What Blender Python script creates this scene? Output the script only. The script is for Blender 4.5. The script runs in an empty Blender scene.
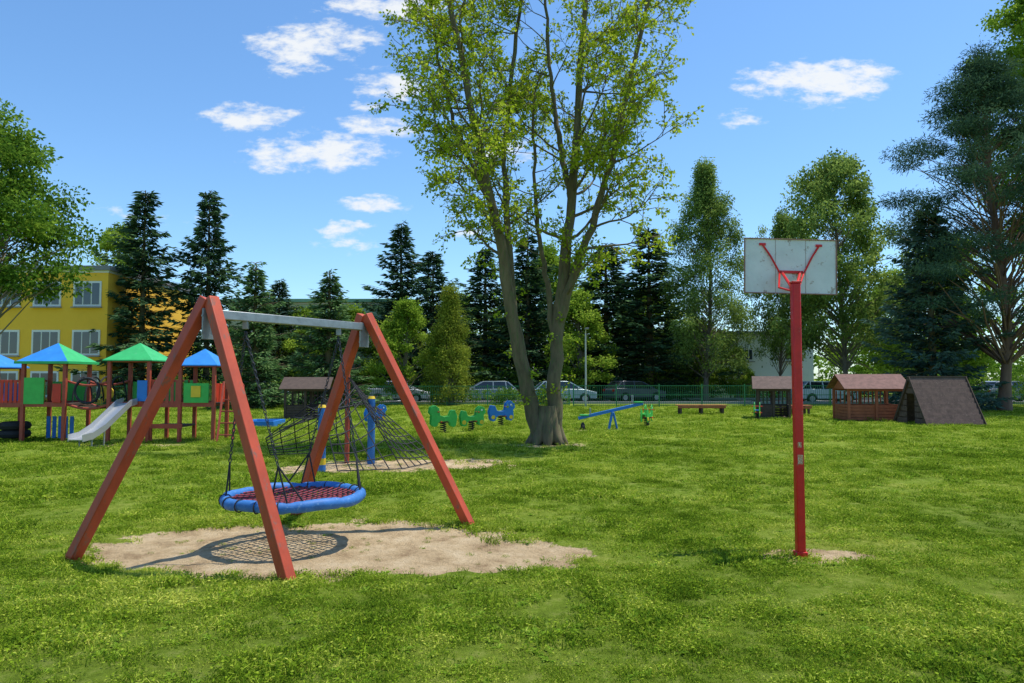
import bpy, math, numpy as np
from mathutils import Vector, Matrix
R0 = np.random.default_rng(7)
scene = bpy.context.scene
COL = scene.collection

# ------------------------------------------------------------------ materials
def nt(name):
    m = bpy.data.materials.new(name); m.use_nodes = True
    t = m.node_tree; t.nodes.clear()
    return m, t, t.nodes.new('ShaderNodeOutputMaterial')
def N(t, typ, **kw):
    n = t.nodes.new(typ)
    for k, v in kw.items(): setattr(n, k, v)
    return n
def ramp(t, stops):
    r = t.nodes.new('ShaderNodeValToRGB'); e = r.color_ramp.elements
    while len(e) < len(stops): e.new(.5)
    for i, (p, c) in enumerate(stops):
        e[i].position = p; e[i].color = (c[0], c[1], c[2], 1)
    return r
def sc(c, k): return tuple(min(1, x*k) for x in c)
def paint(name, col, rough=.5, scale=6, var=.25, bump=.15, metal=0., wear=None, wear_amt=.62, stretch=(1,1,1), spec=.4):
    m, t, o = nt(name)
    tc = N(t, 'ShaderNodeTexCoord'); mp = N(t, 'ShaderNodeMapping'); mp.inputs['Scale'].default_value = stretch
    t.links.new(tc.outputs['Object'], mp.inputs[0])
    n = N(t, 'ShaderNodeTexNoise'); n.inputs['Scale'].default_value = scale; n.inputs['Detail'].default_value = 6
    n.inputs['Roughness'].default_value = .65
    t.links.new(mp.outputs[0], n.inputs['Vector'])
    r = ramp(t, [(.25, sc(col, 1-var)), (.55, col), (.8, sc(col, 1+var*.7))])
    t.links.new(n.outputs['Fac'], r.inputs[0])
    p = N(t, 'ShaderNodeBsdfPrincipled'); p.inputs['Roughness'].default_value = rough
    p.inputs['Metallic'].default_value = metal; p.inputs['Specular IOR Level'].default_value = spec
    src = r.outputs[0]
    if wear:
        n2 = N(t, 'ShaderNodeTexNoise'); n2.inputs['Scale'].default_value = scale*2.3; n2.inputs['Detail'].default_value = 8
        n2.inputs['Roughness'].default_value = .75
        t.links.new(mp.outputs[0], n2.inputs['Vector'])
        r2 = ramp(t, [(wear_amt, (0,0,0)), (wear_amt+.06, (1,1,1))]); t.links.new(n2.outputs['Fac'], r2.inputs[0])
        mx = N(t, 'ShaderNodeMix', data_type='RGBA'); t.links.new(r2.outputs[0], mx.inputs[0])
        t.links.new(src, mx.inputs[6]); mx.inputs[7].default_value = (*wear, 1); src = mx.outputs[2]
    t.links.new(src, p.inputs['Base Color'])
    b = N(t, 'ShaderNodeBump'); b.inputs['Strength'].default_value = bump; b.inputs['Distance'].default_value = .01
    t.links.new(n.outputs['Fac'], b.inputs['Height']); t.links.new(b.outputs[0], p.inputs['Normal'])
    t.links.new(p.outputs[0], o.inputs[0])
    return m
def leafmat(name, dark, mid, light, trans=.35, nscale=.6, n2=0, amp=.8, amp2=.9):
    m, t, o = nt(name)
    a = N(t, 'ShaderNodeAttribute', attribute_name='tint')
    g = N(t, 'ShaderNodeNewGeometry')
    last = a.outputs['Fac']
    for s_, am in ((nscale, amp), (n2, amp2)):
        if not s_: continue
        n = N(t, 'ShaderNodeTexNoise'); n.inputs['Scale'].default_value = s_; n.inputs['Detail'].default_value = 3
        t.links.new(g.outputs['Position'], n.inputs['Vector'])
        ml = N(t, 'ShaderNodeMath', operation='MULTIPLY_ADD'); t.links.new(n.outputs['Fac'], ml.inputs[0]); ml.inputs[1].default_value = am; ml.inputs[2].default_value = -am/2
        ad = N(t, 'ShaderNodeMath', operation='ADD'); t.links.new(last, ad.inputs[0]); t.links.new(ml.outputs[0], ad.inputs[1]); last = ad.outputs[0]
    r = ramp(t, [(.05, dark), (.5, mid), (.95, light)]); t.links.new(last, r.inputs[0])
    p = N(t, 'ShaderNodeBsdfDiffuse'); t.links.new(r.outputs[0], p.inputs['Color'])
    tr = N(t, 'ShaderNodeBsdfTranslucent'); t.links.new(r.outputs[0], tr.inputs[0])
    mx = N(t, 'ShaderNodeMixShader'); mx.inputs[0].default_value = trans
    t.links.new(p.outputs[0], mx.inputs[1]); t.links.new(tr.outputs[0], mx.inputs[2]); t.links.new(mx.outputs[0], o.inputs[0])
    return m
def glassmat(name, col=(.02,.03,.04)):
    m, t, o = nt(name); p = N(t, 'ShaderNodeBsdfPrincipled'); p.inputs['Base Color'].default_value = (*col, 1)
    p.inputs['Roughness'].default_value = .08; p.inputs['Specular IOR Level'].default_value = .8
    t.links.new(p.outputs[0], o.inputs[0]); return m

M = dict(
 redwood = paint('red_brown_painted_wood', (.50,.072,.026), .5, 5, .34, .4, wear=(.27,.10,.065), wear_amt=.57, stretch=(1,1,.35)),
 redpole = paint('red_gloss_paint', (.68,.017,.014), .38, 8, .25, .1, wear=(.40,.11,.08), wear_amt=.61),
 steel = paint('galvanised_steel', (.32,.34,.35), .45, 12, .3, .1, metal=.5),
 chain = paint('dark_chain', (.06,.06,.07), .5, 12, .25, .1, metal=.4),
 blue = paint('blue_padding', (.035,.17,.47), .6, 9, .3, .4, wear=(.14,.28,.50), wear_amt=.57),
 netred = paint('red_rope', (.26,.03,.05), .8, 30, .3, .3),
 black = paint('black_rope', (.025,.025,.03), .75, 30, .3, .3),
 board = paint('weathered_white_board', (.72,.72,.70), .6, 4, .16, .1, wear=(.40,.32,.26), wear_amt=.575),
 boardedge = paint('rusty_frame', (.30,.16,.12), .7, 20, .4, .3),
 sticker = paint('orange_sticker', (.6,.22,.05), .5, 40, .5, .1, wear=(.6,.6,.55), wear_amt=.5),
 roofblue = paint('blue_roof_panel', (.03,.24,.66), .5, 4, .2, .1, wear=(.10,.32,.60), wear_amt=.6),
 roofgreen = paint('green_roof_panel', (.04,.45,.13), .5, 4, .2, .1, wear=(.12,.46,.20), wear_amt=.6),
 pgreen = paint('green_panel', (.06,.48,.08), .45, 5, .2, .1),
 pblue = paint('blue_panel', (.02,.19,.60), .45, 5, .2, .1),
 pyellow = paint('yellow_panel', (.85,.55,.03), .45, 5, .15, .1),
 pred = paint('red_panel', (.62,.04,.02), .45, 5, .15, .1),
 pred2 = paint('red_brown_post', (.40,.07,.038), .5, 6, .3, .2),
 slide = paint('stainless_slide', (.55,.56,.57), .32, 3, .12, .05, metal=.6),
 wood = paint('weathered_wood', (.19,.11,.07), .75, 6, .4, .4, stretch=(.4,1,3)),
 woodred = paint('stained_wood', (.40,.115,.05), .7, 6, .35, .3),
 woodd = paint('dark_wood', (.085,.055,.04), .8, 6, .4, .4),
 roofbr = paint('brown_roof', (.125,.078,.060), .8, 6, .5, .4, wear=(.20,.14,.11), wear_amt=.58),
 roofbr2 = paint('red_brown_roof', (.19,.095,.075), .8, 6, .45, .4, wear=(.26,.16,.13), wear_amt=.6),
 bark = paint('tree_bark', (.155,.118,.062), .9, 7, .6, 1., stretch=(1,1,.25), wear=(.11,.12,.045), wear_amt=.52),
 barkl = paint('grey_bark', (.19,.16,.12), .9, 4, .4, .8, stretch=(1,1,.3)),
 barkp = paint('pine_bark', (.20,.12,.08), .9, 4, .4, .8, stretch=(1,1,.3)),
 asphalt = paint('asphalt', (.055,.055,.057), .9, 10, .25, .4),
 kerb = paint('concrete_kerb', (.33,.32,.30), .85, 8, .2, .3),
 fence = paint('green_fence_paint', (.04,.21,.075), .5, 8, .2, .1),
 ywall = paint('yellow_render', (1.0,.56,.05), .85, 1.5, .06, .1),
 wwall = paint('white_render', (.88,.89,.88), .85, 1.2, .06, .1),
 gwall = paint('pale_green_render', (.52,.68,.44), .85, 1.2, .08, .1),
 groof = paint('green_sheet_roof', (.26,.50,.28), .6, 2, .15, .1),
 trim = paint('white_trim', (.80,.80,.78), .6, 4, .08, .05),
 greyroof = paint('grey_roof', (.26,.26,.26), .8, 4, .2, .2),
 glass = glassmat('window_glass', (.05,.065,.08)), carglass = glassmat('car_glass', (.015,.02,.025)),
 tyre = paint('tyre_rubber', (.02,.02,.02), .85, 20, .2, .1),
 rim = paint('alloy_rim', (.45,.46,.47), .35, 10, .1, .05, metal=.7),
 tail = paint('tail_light', (.4,.01,.01), .2, 10, .1, 0), head = paint('head_light', (.7,.7,.7), .15, 10, .1, 0),
 pole = paint('pale_concrete_pole', (.5,.5,.48), .8, 8, .15, .2),
)
M['leaf_spring'] = leafmat('spring_leaves', (.17,.25,.012), (.37,.47,.025), (.60,.66,.07), .48)
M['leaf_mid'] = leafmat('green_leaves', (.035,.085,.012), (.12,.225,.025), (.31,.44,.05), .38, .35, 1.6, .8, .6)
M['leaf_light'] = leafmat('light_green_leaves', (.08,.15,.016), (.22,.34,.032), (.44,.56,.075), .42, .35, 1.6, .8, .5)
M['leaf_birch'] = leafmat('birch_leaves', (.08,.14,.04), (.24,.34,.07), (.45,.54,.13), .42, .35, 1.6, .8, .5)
M['leaf_thuja'] = leafmat('thuja_foliage', (.08,.12,.018), (.24,.29,.035), (.42,.45,.06), .25, .8)
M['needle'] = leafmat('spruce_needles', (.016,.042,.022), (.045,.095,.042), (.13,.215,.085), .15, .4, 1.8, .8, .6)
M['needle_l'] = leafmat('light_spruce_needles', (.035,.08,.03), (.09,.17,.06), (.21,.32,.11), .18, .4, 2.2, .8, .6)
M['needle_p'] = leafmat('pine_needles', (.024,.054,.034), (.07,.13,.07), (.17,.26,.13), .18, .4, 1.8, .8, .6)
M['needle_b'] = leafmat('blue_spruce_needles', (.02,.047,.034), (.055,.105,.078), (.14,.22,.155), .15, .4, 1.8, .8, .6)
M['bush'] = leafmat('shrub_leaves', (.035,.085,.014), (.11,.205,.025), (.26,.38,.05), .3, .5, 2, .8, .5)
M['grass'] = leafmat('grass_blades', (.075,.14,.010), (.265,.385,.024), (.60,.62,.11), .34, .42, 2.6, 1.2, 1.4)
M['weed'] = leafmat('lawn_weeds', (.08,.17,.015), (.20,.34,.03), (.36,.49,.07), .35, .8, 0, .8)

# ------------------------------------------------------------------ builders
class B:
    def __init__(s): s.v = []; s.f = []
    def add(s, vs, fs):
        o = len(s.v); s.v += [tuple(v) for v in vs]; s.f += [tuple(i+o for i in f) for f in fs]
    def boxm(s, Mx, size):
        x, y, z = [a/2 for a in size]
        c = [Mx @ Vector(p) for p in [(-x,-y,-z),(x,-y,-z),(x,y,-z),(-x,y,-z),(-x,-y,z),(x,-y,z),(x,y,z),(-x,y,z)]]
        s.add(c, [(0,3,2,1),(4,5,6,7),(0,1,5,4),(1,2,6,5),(2,3,7,6),(3,0,4,7)])
    def box(s, c, size, rz=0, base=None):
        Mx = Matrix.Translation(c) @ Matrix.Rotation(rz, 4, 'Z')
        if base is not None: Mx = base @ Mx
        s.boxm(Mx, size)
    def beam(s, p0, p1, w, d, up=(0,0,1)):
        p0 = Vector(p0); p1 = Vector(p1); z = (p1-p0).normalized(); u = Vector(up)
        x = u.cross(z)
        if x.length < 1e-3: x = Vector((1,0,0)).cross(z)
        x.normalize(); y = z.cross(x)
        Mx = Matrix((x, y, z)).transposed().to_4x4(); Mx.translation = (p0+p1)/2
        s.boxm(Mx, (w, d, (p1-p0).length))
    def tube(s, pts, rad, sides=8, closed=False):
        pts = [Vector(p) for p in pts]; n = len(pts)
        if not hasattr(rad, '__len__'): rad = [rad]*n
        vs = []; ref = None
        for i, p in enumerate(pts):
            if closed: t = pts[(i+1) % n]-pts[i-1]
            else: t = pts[min(i+1, n-1)]-pts[max(i-1, 0)]
            t.normalize()
            if ref is None:
                ref = Vector((0,0,1)) if abs(t.z) < .9 else Vector((1,0,0))
            a = (ref - t*ref.dot(t)).normalized(); b = t.cross(a); ref = a
            for k in range(sides):
                an = 2*math.pi*k/sides
                vs.append(p + (a*math.cos(an)+b*math.sin(an))*rad[i])
        fs = []
        for i in range(n if closed else n-1):
            j = (i+1) % n
            for k in range(sides):
                l = (k+1) % sides
                fs.append((i*sides+k, i*sides+l, j*sides+l, j*sides+k))
        if not closed:
            fs.append(tuple(reversed(range(sides)))); fs.append(tuple((n-1)*sides+k for k in range(sides)))
        s.add(vs, fs)
    def prism(s, poly, Mx, th, th_top=None):
        n = len(poly)
        vs = [Mx @ Vector((p[0], -th/2, p[1])) for p in poly]+[Mx @ Vector((p[0], th/2, p[1])) for p in poly]
        fs = [tuple(range(n)), tuple(reversed(range(n, 2*n)))]+[(i, n+i, n+(i+1) % n, (i+1) % n) for i in range(n)]
        s.add(vs, fs)
class Grp:
    def __init__(s, name, loc=(0,0,0)): s.name = name; s.loc = Vector(loc); s.parts = {}
    def p(s, name, mat, bevel=0):
        if name not in s.parts: s.parts[name] = (B(), M[mat], bevel)
        return s.parts[name][0]
    def done(s):
        e = bpy.data.objects.new(s.name, None); e.location = s.loc; e.empty_display_size = .3; COL.objects.link(e)
        for nm, (b, mat, bev) in s.parts.items():
            me = bpy.data.meshes.new(s.name+'_'+nm)
            me.from_pydata([(v[0]-s.loc.x, v[1]-s.loc.y, v[2]-s.loc.z) for v in b.v], [], b.f)
            me.materials.append(mat); me.update()
            me.polygons.foreach_set('use_smooth', [True]*len(me.polygons)); me.set_sharp_from_angle(angle=math.radians(38))
            o = bpy.data.objects.new(nm, me); COL.objects.link(o); o.parent = e
            if bev:
                md = o.modifiers.new('bevel', 'BEVEL'); md.width = bev; md.segments = 2; md.limit_method = 'ANGLE'
        return e

class T:   # big numpy quad mesh
    def __init__(s): s.v = []; s.q = []; s.m = []; s.t = []; s.n = 0
    def add(s, v, q, mi, tint):
        s.v.append(v); s.q.append(q+s.n); s.m.append(np.full(len(q), mi, np.int32))
        s.t.append(np.broadcast_to(tint, (len(v),)).astype(np.float32)); s.n += len(v)
    def tube(s, pts, rad, sides=5, mi=0):
        pts = np.asarray(pts, float); rad = np.asarray(rad, float); n = len(pts)
        t = np.gradient(pts, axis=0); t /= np.linalg.norm(t, axis=1)[:, None]+1e-9
        m = t.mean(0); ref = np.array([0,0,1.]) if abs(m[2]) < .8*np.linalg.norm(m) else np.array([1.,0,0])
        a = ref-t*(t@ref)[:, None]; a /= np.linalg.norm(a, axis=1)[:, None]+1e-9; b = np.cross(t, a)
        an = np.arange(sides)*2*np.pi/sides
        v = pts[:, None]+rad[:, None, None]*(a[:, None]*np.cos(an)[None, :, None]+b[:, None]*np.sin(an)[None, :, None])
        i = np.arange(n-1)[:, None]*sides; k = np.arange(sides)[None]; l = (k+1) % sides
        q = np.stack([i+k, i+l, i+sides+l, i+sides+k], -1).reshape(-1, 4)
        s.add(v.reshape(-1, 3), q, mi, .5)
    def leaves(s, c, d, L, W, tint, rng, mi=1):
        n = len(c); d = d/(np.linalg.norm(d, axis=1)[:, None]+1e-9)
        r = rng.normal(size=(n, 3)); sd = np.cross(d, r); sd /= np.linalg.norm(sd, axis=1)[:, None]+1e-9
        nm = np.cross(d, sd)
        L = np.broadcast_to(L, (n,))[:, None]; W = np.broadcast_to(W, (n,))[:, None]
        v = np.stack([c, c+d*L*.45+sd*W*.5+nm*L*.08, c+d*L, c+d*L*.45-sd*W*.5+nm*L*.08], 1).reshape(-1, 3)
        s.add(v, np.arange(n*4).reshape(-1, 4), mi, np.repeat(tint, 4))
    def mesh(s, name, mats, smooth=True):
        v = np.concatenate(s.v).astype(np.float32); q = np.concatenate(s.q).astype(np.int32)
        me = bpy.data.meshes.new(name); me.vertices.add(len(v)); me.vertices.foreach_set('co', v.ravel())
        me.loops.add(q.size); me.loops.foreach_set('vertex_index', q.ravel())
        me.polygons.add(len(q)); me.polygons.foreach_set('loop_start', np.arange(len(q), dtype=np.int32)*4)
        for m in mats: me.materials.append(M[m] if isinstance(m, str) else m)
        me.polygons.foreach_set('material_index', np.concatenate(s.m))
        mi = np.concatenate(s.m); me.polygons.foreach_set('use_smooth', (mi == 0) if smooth else np.zeros(len(q), bool))
        at = me.attributes.new('tint', 'FLOAT', 'POINT'); at.data.foreach_set('value', np.concatenate(s.t))
        me.update(calc_edges=True); return me
def obj(name, me, loc=(0,0,0), rz=0, scale=(1,1,1)):
    o = bpy.data.objects.new(name, me); o.location = loc; o.rotation_euler = (0,0,rz); o.scale = scale; COL.objects.link(o); return o

# ------------------------------------------------------------------ masks
def wob(x, y, f, seed):
    r = np.random.default_rng(seed); o = 0
    for i in range(7):
        a = r.uniform(0, 6.28); k = f*r.uniform(.6, 2.2); o = o+np.sin((x*np.cos(a)+y*np.sin(a))*k+r.uniform(0, 6.28)+1.3*np.sin((x*np.sin(a)-y*np.cos(a))*k*.7))
    return o/7
PATCH = [(-1.95,7.45,2.30,1.28,0),(-.75,7.05,1.55,.80,0),(-.1,7.25,.95,.28,0),(-3.2,7.3,1.1,.85,0),
         (2.92,7.0,.62,.32,0),(-2.0,14.2,2.1,1.0,0),(-.9,14.8,.9,.5,0),(-3.6,13.6,1.0,.7,0),(1.0,18.6,1.3,.7,0),(1.9,23.6,1.5,.5,0),(-9.8,18.3,1.6,.7,0)]
PW = [1,1,1,1,.95,.95,.8,.8,.5,.45,.55]
def sandmask(x, y):
    m = np.zeros_like(x)-2
    e = .34*wob(x, y, 2.0, 3)+.34*wob(x, y, 7, 4)+.24*wob(x, y, 21, 5)
    for (cx, cy, rx, ry, a), w in zip(PATCH, PW):
        d = np.sqrt(((x-cx)/rx)**2+((y-cy)/ry)**2)
        v = (1-d)+e*.9/max(1, min(rx, ry)*1.2)
        m = np.maximum(m, np.clip((v+.02)/.22, 0, 1)*w)
    return np.clip(m, 0, 1)
def hgt(x, y): return .018*wob(x, y, .8, 11)+.008*wob(x, y, 3.2, 12)-.03*sandmask(x, y)

# ------------------------------------------------------------------ ground
def axis(parts):
    out = []
    for a, b, st in parts: out += list(np.arange(a, b, st))
    return np.array(sorted(set(np.round(out, 4))))
gx = axis([(-900,-100,100),(-100,-20,8),(-20,-7,.8),(-7,4.5,.07),(4.5,20,.8),(20,100,8),(100,901,100)])
gy = axis([(-100,0,20),(0,5,.5),(5,9.6,.06),(9.6,12.5,.3),(12.5,16,.1),(16,30,.5),(30,100,5),(100,1501,100)])
X, Y = np.meshgrid(gx, gy); SM = sandmask(X, Y)
Z = (hgt(X, Y)-.014*SM*(wob(X, Y, 9, 31)+.7*wob(X, Y, 22, 32)))*np.clip((45-Y)/10, 0, 1)
t = T(); nx = len(gx); i, j = np.meshgrid(np.arange(len(gy)-1), np.arange(nx-1), indexing='ij')
q = np.stack([i*nx+j, i*nx+j+1, (i+1)*nx+j+1, (i+1)*nx+j], -1).reshape(-1, 4)
t.add(np.stack([X, Y, Z], -1).reshape(-1, 3), q, 0, SM.ravel())
m, tr, o = nt('lawn_and_sand')
a = N(tr, 'ShaderNodeAttribute', attribute_name='tint'); g = N(tr, 'ShaderNodeNewGeometry')
def noi(scale, det=6, rough=.6):
    n = N(tr, 'ShaderNodeTexNoise'); n.inputs['Scale'].default_value = scale; n.inputs['Detail'].default_value = det; n.inputs['Roughness'].default_value = rough
    tr.links.new(g.outputs['Position'], n.inputs['Vector']); return n
n1 = noi(.42, 9, .75); rg = ramp(tr, [(.32, (.10,.17,.012)), (.5, (.22,.32,.02)), (.66, (.40,.43,.06))]); tr.links.new(n1.outputs[0], rg.inputs[0])
n1b = noi(6, 8, .8); rgb = ramp(tr, [(.34, (.045,.06,.014)), (.5, (.17,.24,.03)), (.68, (.42,.41,.13))]); tr.links.new(n1b.outputs[0], rgb.inputs[0])
mg = N(tr, 'ShaderNodeMix', data_type='RGBA'); mg.inputs[0].default_value = .55; tr.links.new(rg.outputs[0], mg.inputs[6]); tr.links.new(rgb.outputs[0], mg.inputs[7])
n2 = noi(2.6, 10, .75); rs = ramp(tr, [(.32, (.34,.225,.12)), (.5, (.62,.455,.26)), (.70, (.80,.63,.40))]); tr.links.new(n2.outputs[0], rs.inputs[0])
n3 = noi(14, 8, .75)
ma = N(tr, 'ShaderNodeMath', operation='MULTIPLY_ADD'); tr.links.new(n3.outputs[0], ma.inputs[0]); ma.inputs[1].default_value = 1.7; ma.inputs[2].default_value = -.85
ad = N(tr, 'ShaderNodeMath', operation='ADD'); tr.links.new(a.outputs['Fac'], ad.inputs[0]); tr.links.new(ma.outputs[0], ad.inputs[1])
rm = ramp(tr, [(.36, (0,0,0)), (.56, (1,1,1))]); tr.links.new(ad.outputs[0], rm.inputs[0])
mx = N(tr, 'ShaderNodeMix', data_type='RGBA'); tr.links.new(rm.outputs[0], mx.inputs[0]); tr.links.new(mg.outputs[2], mx.inputs[6]); tr.links.new(rs.outputs[0], mx.inputs[7])
p = N(tr, 'ShaderNodeBsdfPrincipled'); p.inputs['Roughness'].default_value = .95; p.inputs['Specular IOR Level'].default_value = .05
tr.links.new(mx.outputs[2], p.inputs['Base Color'])
bm = N(tr, 'ShaderNodeBump'); bm.inputs['Strength'].default_value = 1.; bm.inputs['Distance'].default_value = .08
tr.links.new(n3.outputs[0], bm.inputs['Height']); tr.links.new(bm.outputs[0], p.inputs['Normal']); tr.links.new(p.outputs[0], o.inputs[0])
obj('ground', t.mesh('ground', [m]))

# grass tufts
tc = bpy.data.collections.new('grass_tufts')
for k in range(6):
    rng = np.random.default_rng(100+k); t = T(); n = 30 if k < 5 else 12
    ang = rng.uniform(0, 6.28, n); rad = .085*np.sqrt(rng.uniform(0, 1, n))
    c = np.stack([rad*np.cos(ang), rad*np.sin(ang), np.full(n, -.01)], 1)
    L = rng.uniform(.025, .068, n); w = rng.uniform(.0035, .0065, n)
    le = rng.normal(size=(n, 3))*[.45,.45,0]+[0,0,1.]; le /= np.linalg.norm(le, axis=1)[:, None]
    le2 = le+rng.normal(size=(n, 3))*[.6,.6,.1]-[0,0,.35]; le2 /= np.linalg.norm(le2, axis=1)[:, None]
    sd = np.cross(le, rng.normal(size=(n, 3))); sd /= np.linalg.norm(sd, axis=1)[:, None]
    mid = c+le*L[:, None]*.6; tip = mid+le2*L[:, None]*.5; W = w[:, None]*sd/2
    v = np.stack([c-W, c+W, mid+W*.9, mid-W*.9, tip+W*.15, tip-W*.15], 1).reshape(-1, 3); b = np.arange(n)[:, None]*6
    q = np.concatenate([b+[0,1,2,3], b+[3,2,4,5]]); t.add(v, q, 0, np.repeat(rng.uniform(.05, .95, n)+(k-2)*.09, 6))
    n = 14; ang = rng.uniform(0, 6.28, n); rad = .09*np.sqrt(rng.uniform(0, 1, n)); c = np.stack([rad*np.cos(ang), rad*np.sin(ang), rng.uniform(.008, .03, n)], 1)
    d = rng.normal(size=(n, 3))*[1,1,.25]; t.leaves(c, d, rng.uniform(.012, .022, n), rng.uniform(.010, .018, n), rng.uniform(.1, .75, n), rng, 0)
    if k == 5:   # broad-leaved rosette weed
        n = 11; ang = rng.uniform(0, 6.28, n); d = np.stack([np.cos(ang), np.sin(ang), rng.uniform(.15, .6, n)], 1)
        up = np.array([0,0,1.]); d /= np.linalg.norm(d, axis=1)[:, None]; sd = np.cross(d, up); sd /= np.linalg.norm(sd, axis=1)[:, None]
        L = rng.uniform(.04, .07, n)[:, None]; c = np.zeros((n, 3))
        v = np.stack([c, c+d*L*.6+sd*.010, c+d*L-up*.012, c+d*L*.6-sd*.010], 1).reshape(-1, 3); t.add(v, np.arange(n*4).reshape(-1, 4), 1, np.repeat(rng.uniform(.3, .9, n), 4))
    ob = bpy.data.objects.new('grass_tuft', t.mesh('grass_tuft', ['grass', 'weed'], False)); tc.objects.link(ob)
P = []; S = []
rng = np.random.default_rng(5)
def scat(y0, y1, dens, s0, s1, pad=1.5):
    w = .80*y1+pad; n = int((y1-y0)*2*w*dens); x = rng.uniform(-w, w, n); y = rng.uniform(y0, y1, n)
    pr = .50+1.2*wob(x, y, 2.4, 21)+.7*wob(x, y, 6.5, 24)
    keep = (np.abs(x) < .80*y+pad) & (rng.uniform(0, 1, n) < (1-sandmask(x, y)*1.02)) & (rng.uniform(0, 1, n) < np.clip(pr+.25, .10, 1))
    x = x[keep]; y = y[keep]
    P.append(np.stack([x, y, hgt(x, y)], 1)); S.append(rng.uniform(s0, s1, len(x))*(1+.7*wob(x, y, 1.5, 22)+.6*wob(x, y, 5, 23)))
scat(3.0, 6.5, 360, .5, 1.25); scat(6.5, 10, 230, .55, 1.4); scat(10, 16, 95, .8, 1.8); scat(16, 26, 36, 1.1, 2.4); scat(26, 44, 12, 1.6, 2.8)
for (bx, by) in [(-4.147,6.83),(2.76,6.98),(-1.85,6.10)]:
    n = 14; a_ = rng.uniform(0, 6.28, n); r_ = rng.uniform(.07, .2, n); x = bx+r_*np.cos(a_); y = by+r_*np.sin(a_)
    P.append(np.stack([x, y, hgt(x, y)], 1)); S.append(rng.uniform(1, 1.8, n))
n = 90; x = rng.uniform(-4, .7, n); y = rng.uniform(6.2, 8.6, n); P.append(np.stack([x, y, hgt(x, y)], 1)); S.append(rng.uniform(.2, .6, n))
P = np.concatenate(P).astype(np.float32); S = np.clip(np.concatenate(S), .2, 4).astype(np.float32)
me = bpy.data.meshes.new('grass'); me.vertices.add(len(P)); me.vertices.foreach_set('co', P.ravel())
at = me.attributes.new('scl', 'FLOAT', 'POINT'); at.data.foreach_set('value', S)
at = me.attributes.new('rotz', 'FLOAT_VECTOR', 'POINT'); rr = np.zeros((len(P), 3), np.float32); rr[:, 2] = rng.uniform(0, 6.28, len(P)); at.data.foreach_set('vector', rr.ravel())
go = obj('grass', me)
ng = bpy.data.node_groups.new('grass_scatter', 'GeometryNodeTree')
ng.interface.new_socket('Geometry', in_out='INPUT', socket_type='NodeSocketGeometry'); ng.interface.new_socket('Geometry', in_out='OUTPUT', socket_type='NodeSocketGeometry')
gi = ng.nodes.new('NodeGroupInput'); gout = ng.nodes.new('NodeGroupOutput'); ip = ng.nodes.new('GeometryNodeInstanceOnPoints')
ci = ng.nodes.new('GeometryNodeCollectionInfo'); ci.inputs['Collection'].default_value = tc; ci.inputs['Separate Children'].default_value = True; ci.inputs['Reset Children'].default_value = True
a1 = ng.nodes.new('GeometryNodeInputNamedAttribute'); a1.data_type = 'FLOAT'; a1.inputs['Name'].default_value = 'scl'
a2 = ng.nodes.new('GeometryNodeInputNamedAttribute'); a2.data_type = 'FLOAT_VECTOR'; a2.inputs['Name'].default_value = 'rotz'
ip.inputs['Pick Instance'].default_value = True
ng.links.new(gi.outputs[0], ip.inputs['Points']); ng.links.new(ci.outputs[0], ip.inputs['Instance'])
ng.links.new(a1.outputs['Attribute'], ip.inputs['Scale']); ng.links.new(a2.outputs['Attribute'], ip.inputs['Rotation']); ng.links.new(ip.outputs[0], gout.inputs[0])
md = go.modifiers.new('scatter', 'NODES'); md.node_group = ng

# ------------------------------------------------------------------ nest swing
G = Grp('nest_swing', (-2.29,7.6,0))
apF = Vector((-2.84,6.73,2.40)); apR = Vector((-1.74,8.46,2.40)); bd = (apR-apF).normalized()
leg = G.p('legs', 'redwood', .008)
for ap, feet in ((apF, [(-4.147,6.83),(-1.85,6.10)]), (apR, [(-2.69,9.02),(-.463,8.40)])):
    for sgn, f in zip((1,-1), feet):
        f = Vector((f[0], f[1], -.06)); top = ap.copy(); d = (top-f).normalized()
        inn = (Vector((f.x, f.y, 0))-Vector((ap.x, ap.y, 0))).normalized()*.045
        leg.beam(f, top+inn+d*.05, .105, .105, up=bd)
    G.p('apex_plate', 'steel', .003).beam(ap+Vector((0,0,-.34)), ap+Vector((0,0,-.05)), .02, .14, up=bd)
    for k in (-.28,-.12):
        G.p('bolts', 'steel').tube([ap+Vector((0,0,k))-bd*.075, ap+Vector((0,0,k))+bd*.075], .012, 6)
G.p('crossbeam', 'steel', .006).beam(apF+Vector((0,0,-.10))+bd*.055, apR+Vector((0,0,-.10))-bd*.055, .085, .085)
cen = Vector((-2.27,7.6,.465)); Rn = .675
side = Vector((-bd.y, bd.x, 0))
def ringpt(a, r=Rn, z=0): return cen+bd*math.cos(a)*r+side*math.sin(a)*r+Vector((0,0,z))
pad = G.p('padded_ring', 'blue')
NR = 64; pts = [ringpt(2*math.pi*i/NR, Rn, .008*math.sin(i*.6)) for i in range(NR)]
pad.tube(pts, [.053+(.004 if i % 8 else -.008) for i in range(NR)], 12, closed=True)
net = G.p('seat_net', 'netred'); net2 = G.p('seat_net_black', 'black')
for k in range(-8, 9):
    o_ = k*.075; h = math.sqrt(max(0, .64**2-o_*o_))
    for bb, (A, C) in ((net, (bd, side)), (net2, (side, bd))):
        pts = [cen+A*(h*u)+C*o_+Vector((0,0,-.06*(1-((h*u)**2+o_**2)/.64**2)+.01)) for u in np.linspace(-1, 1, 11)]
        bb.tube(pts, .010, 5)
ch = G.p('chains', 'chain'); rp = G.p('ropes', 'black')
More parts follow.
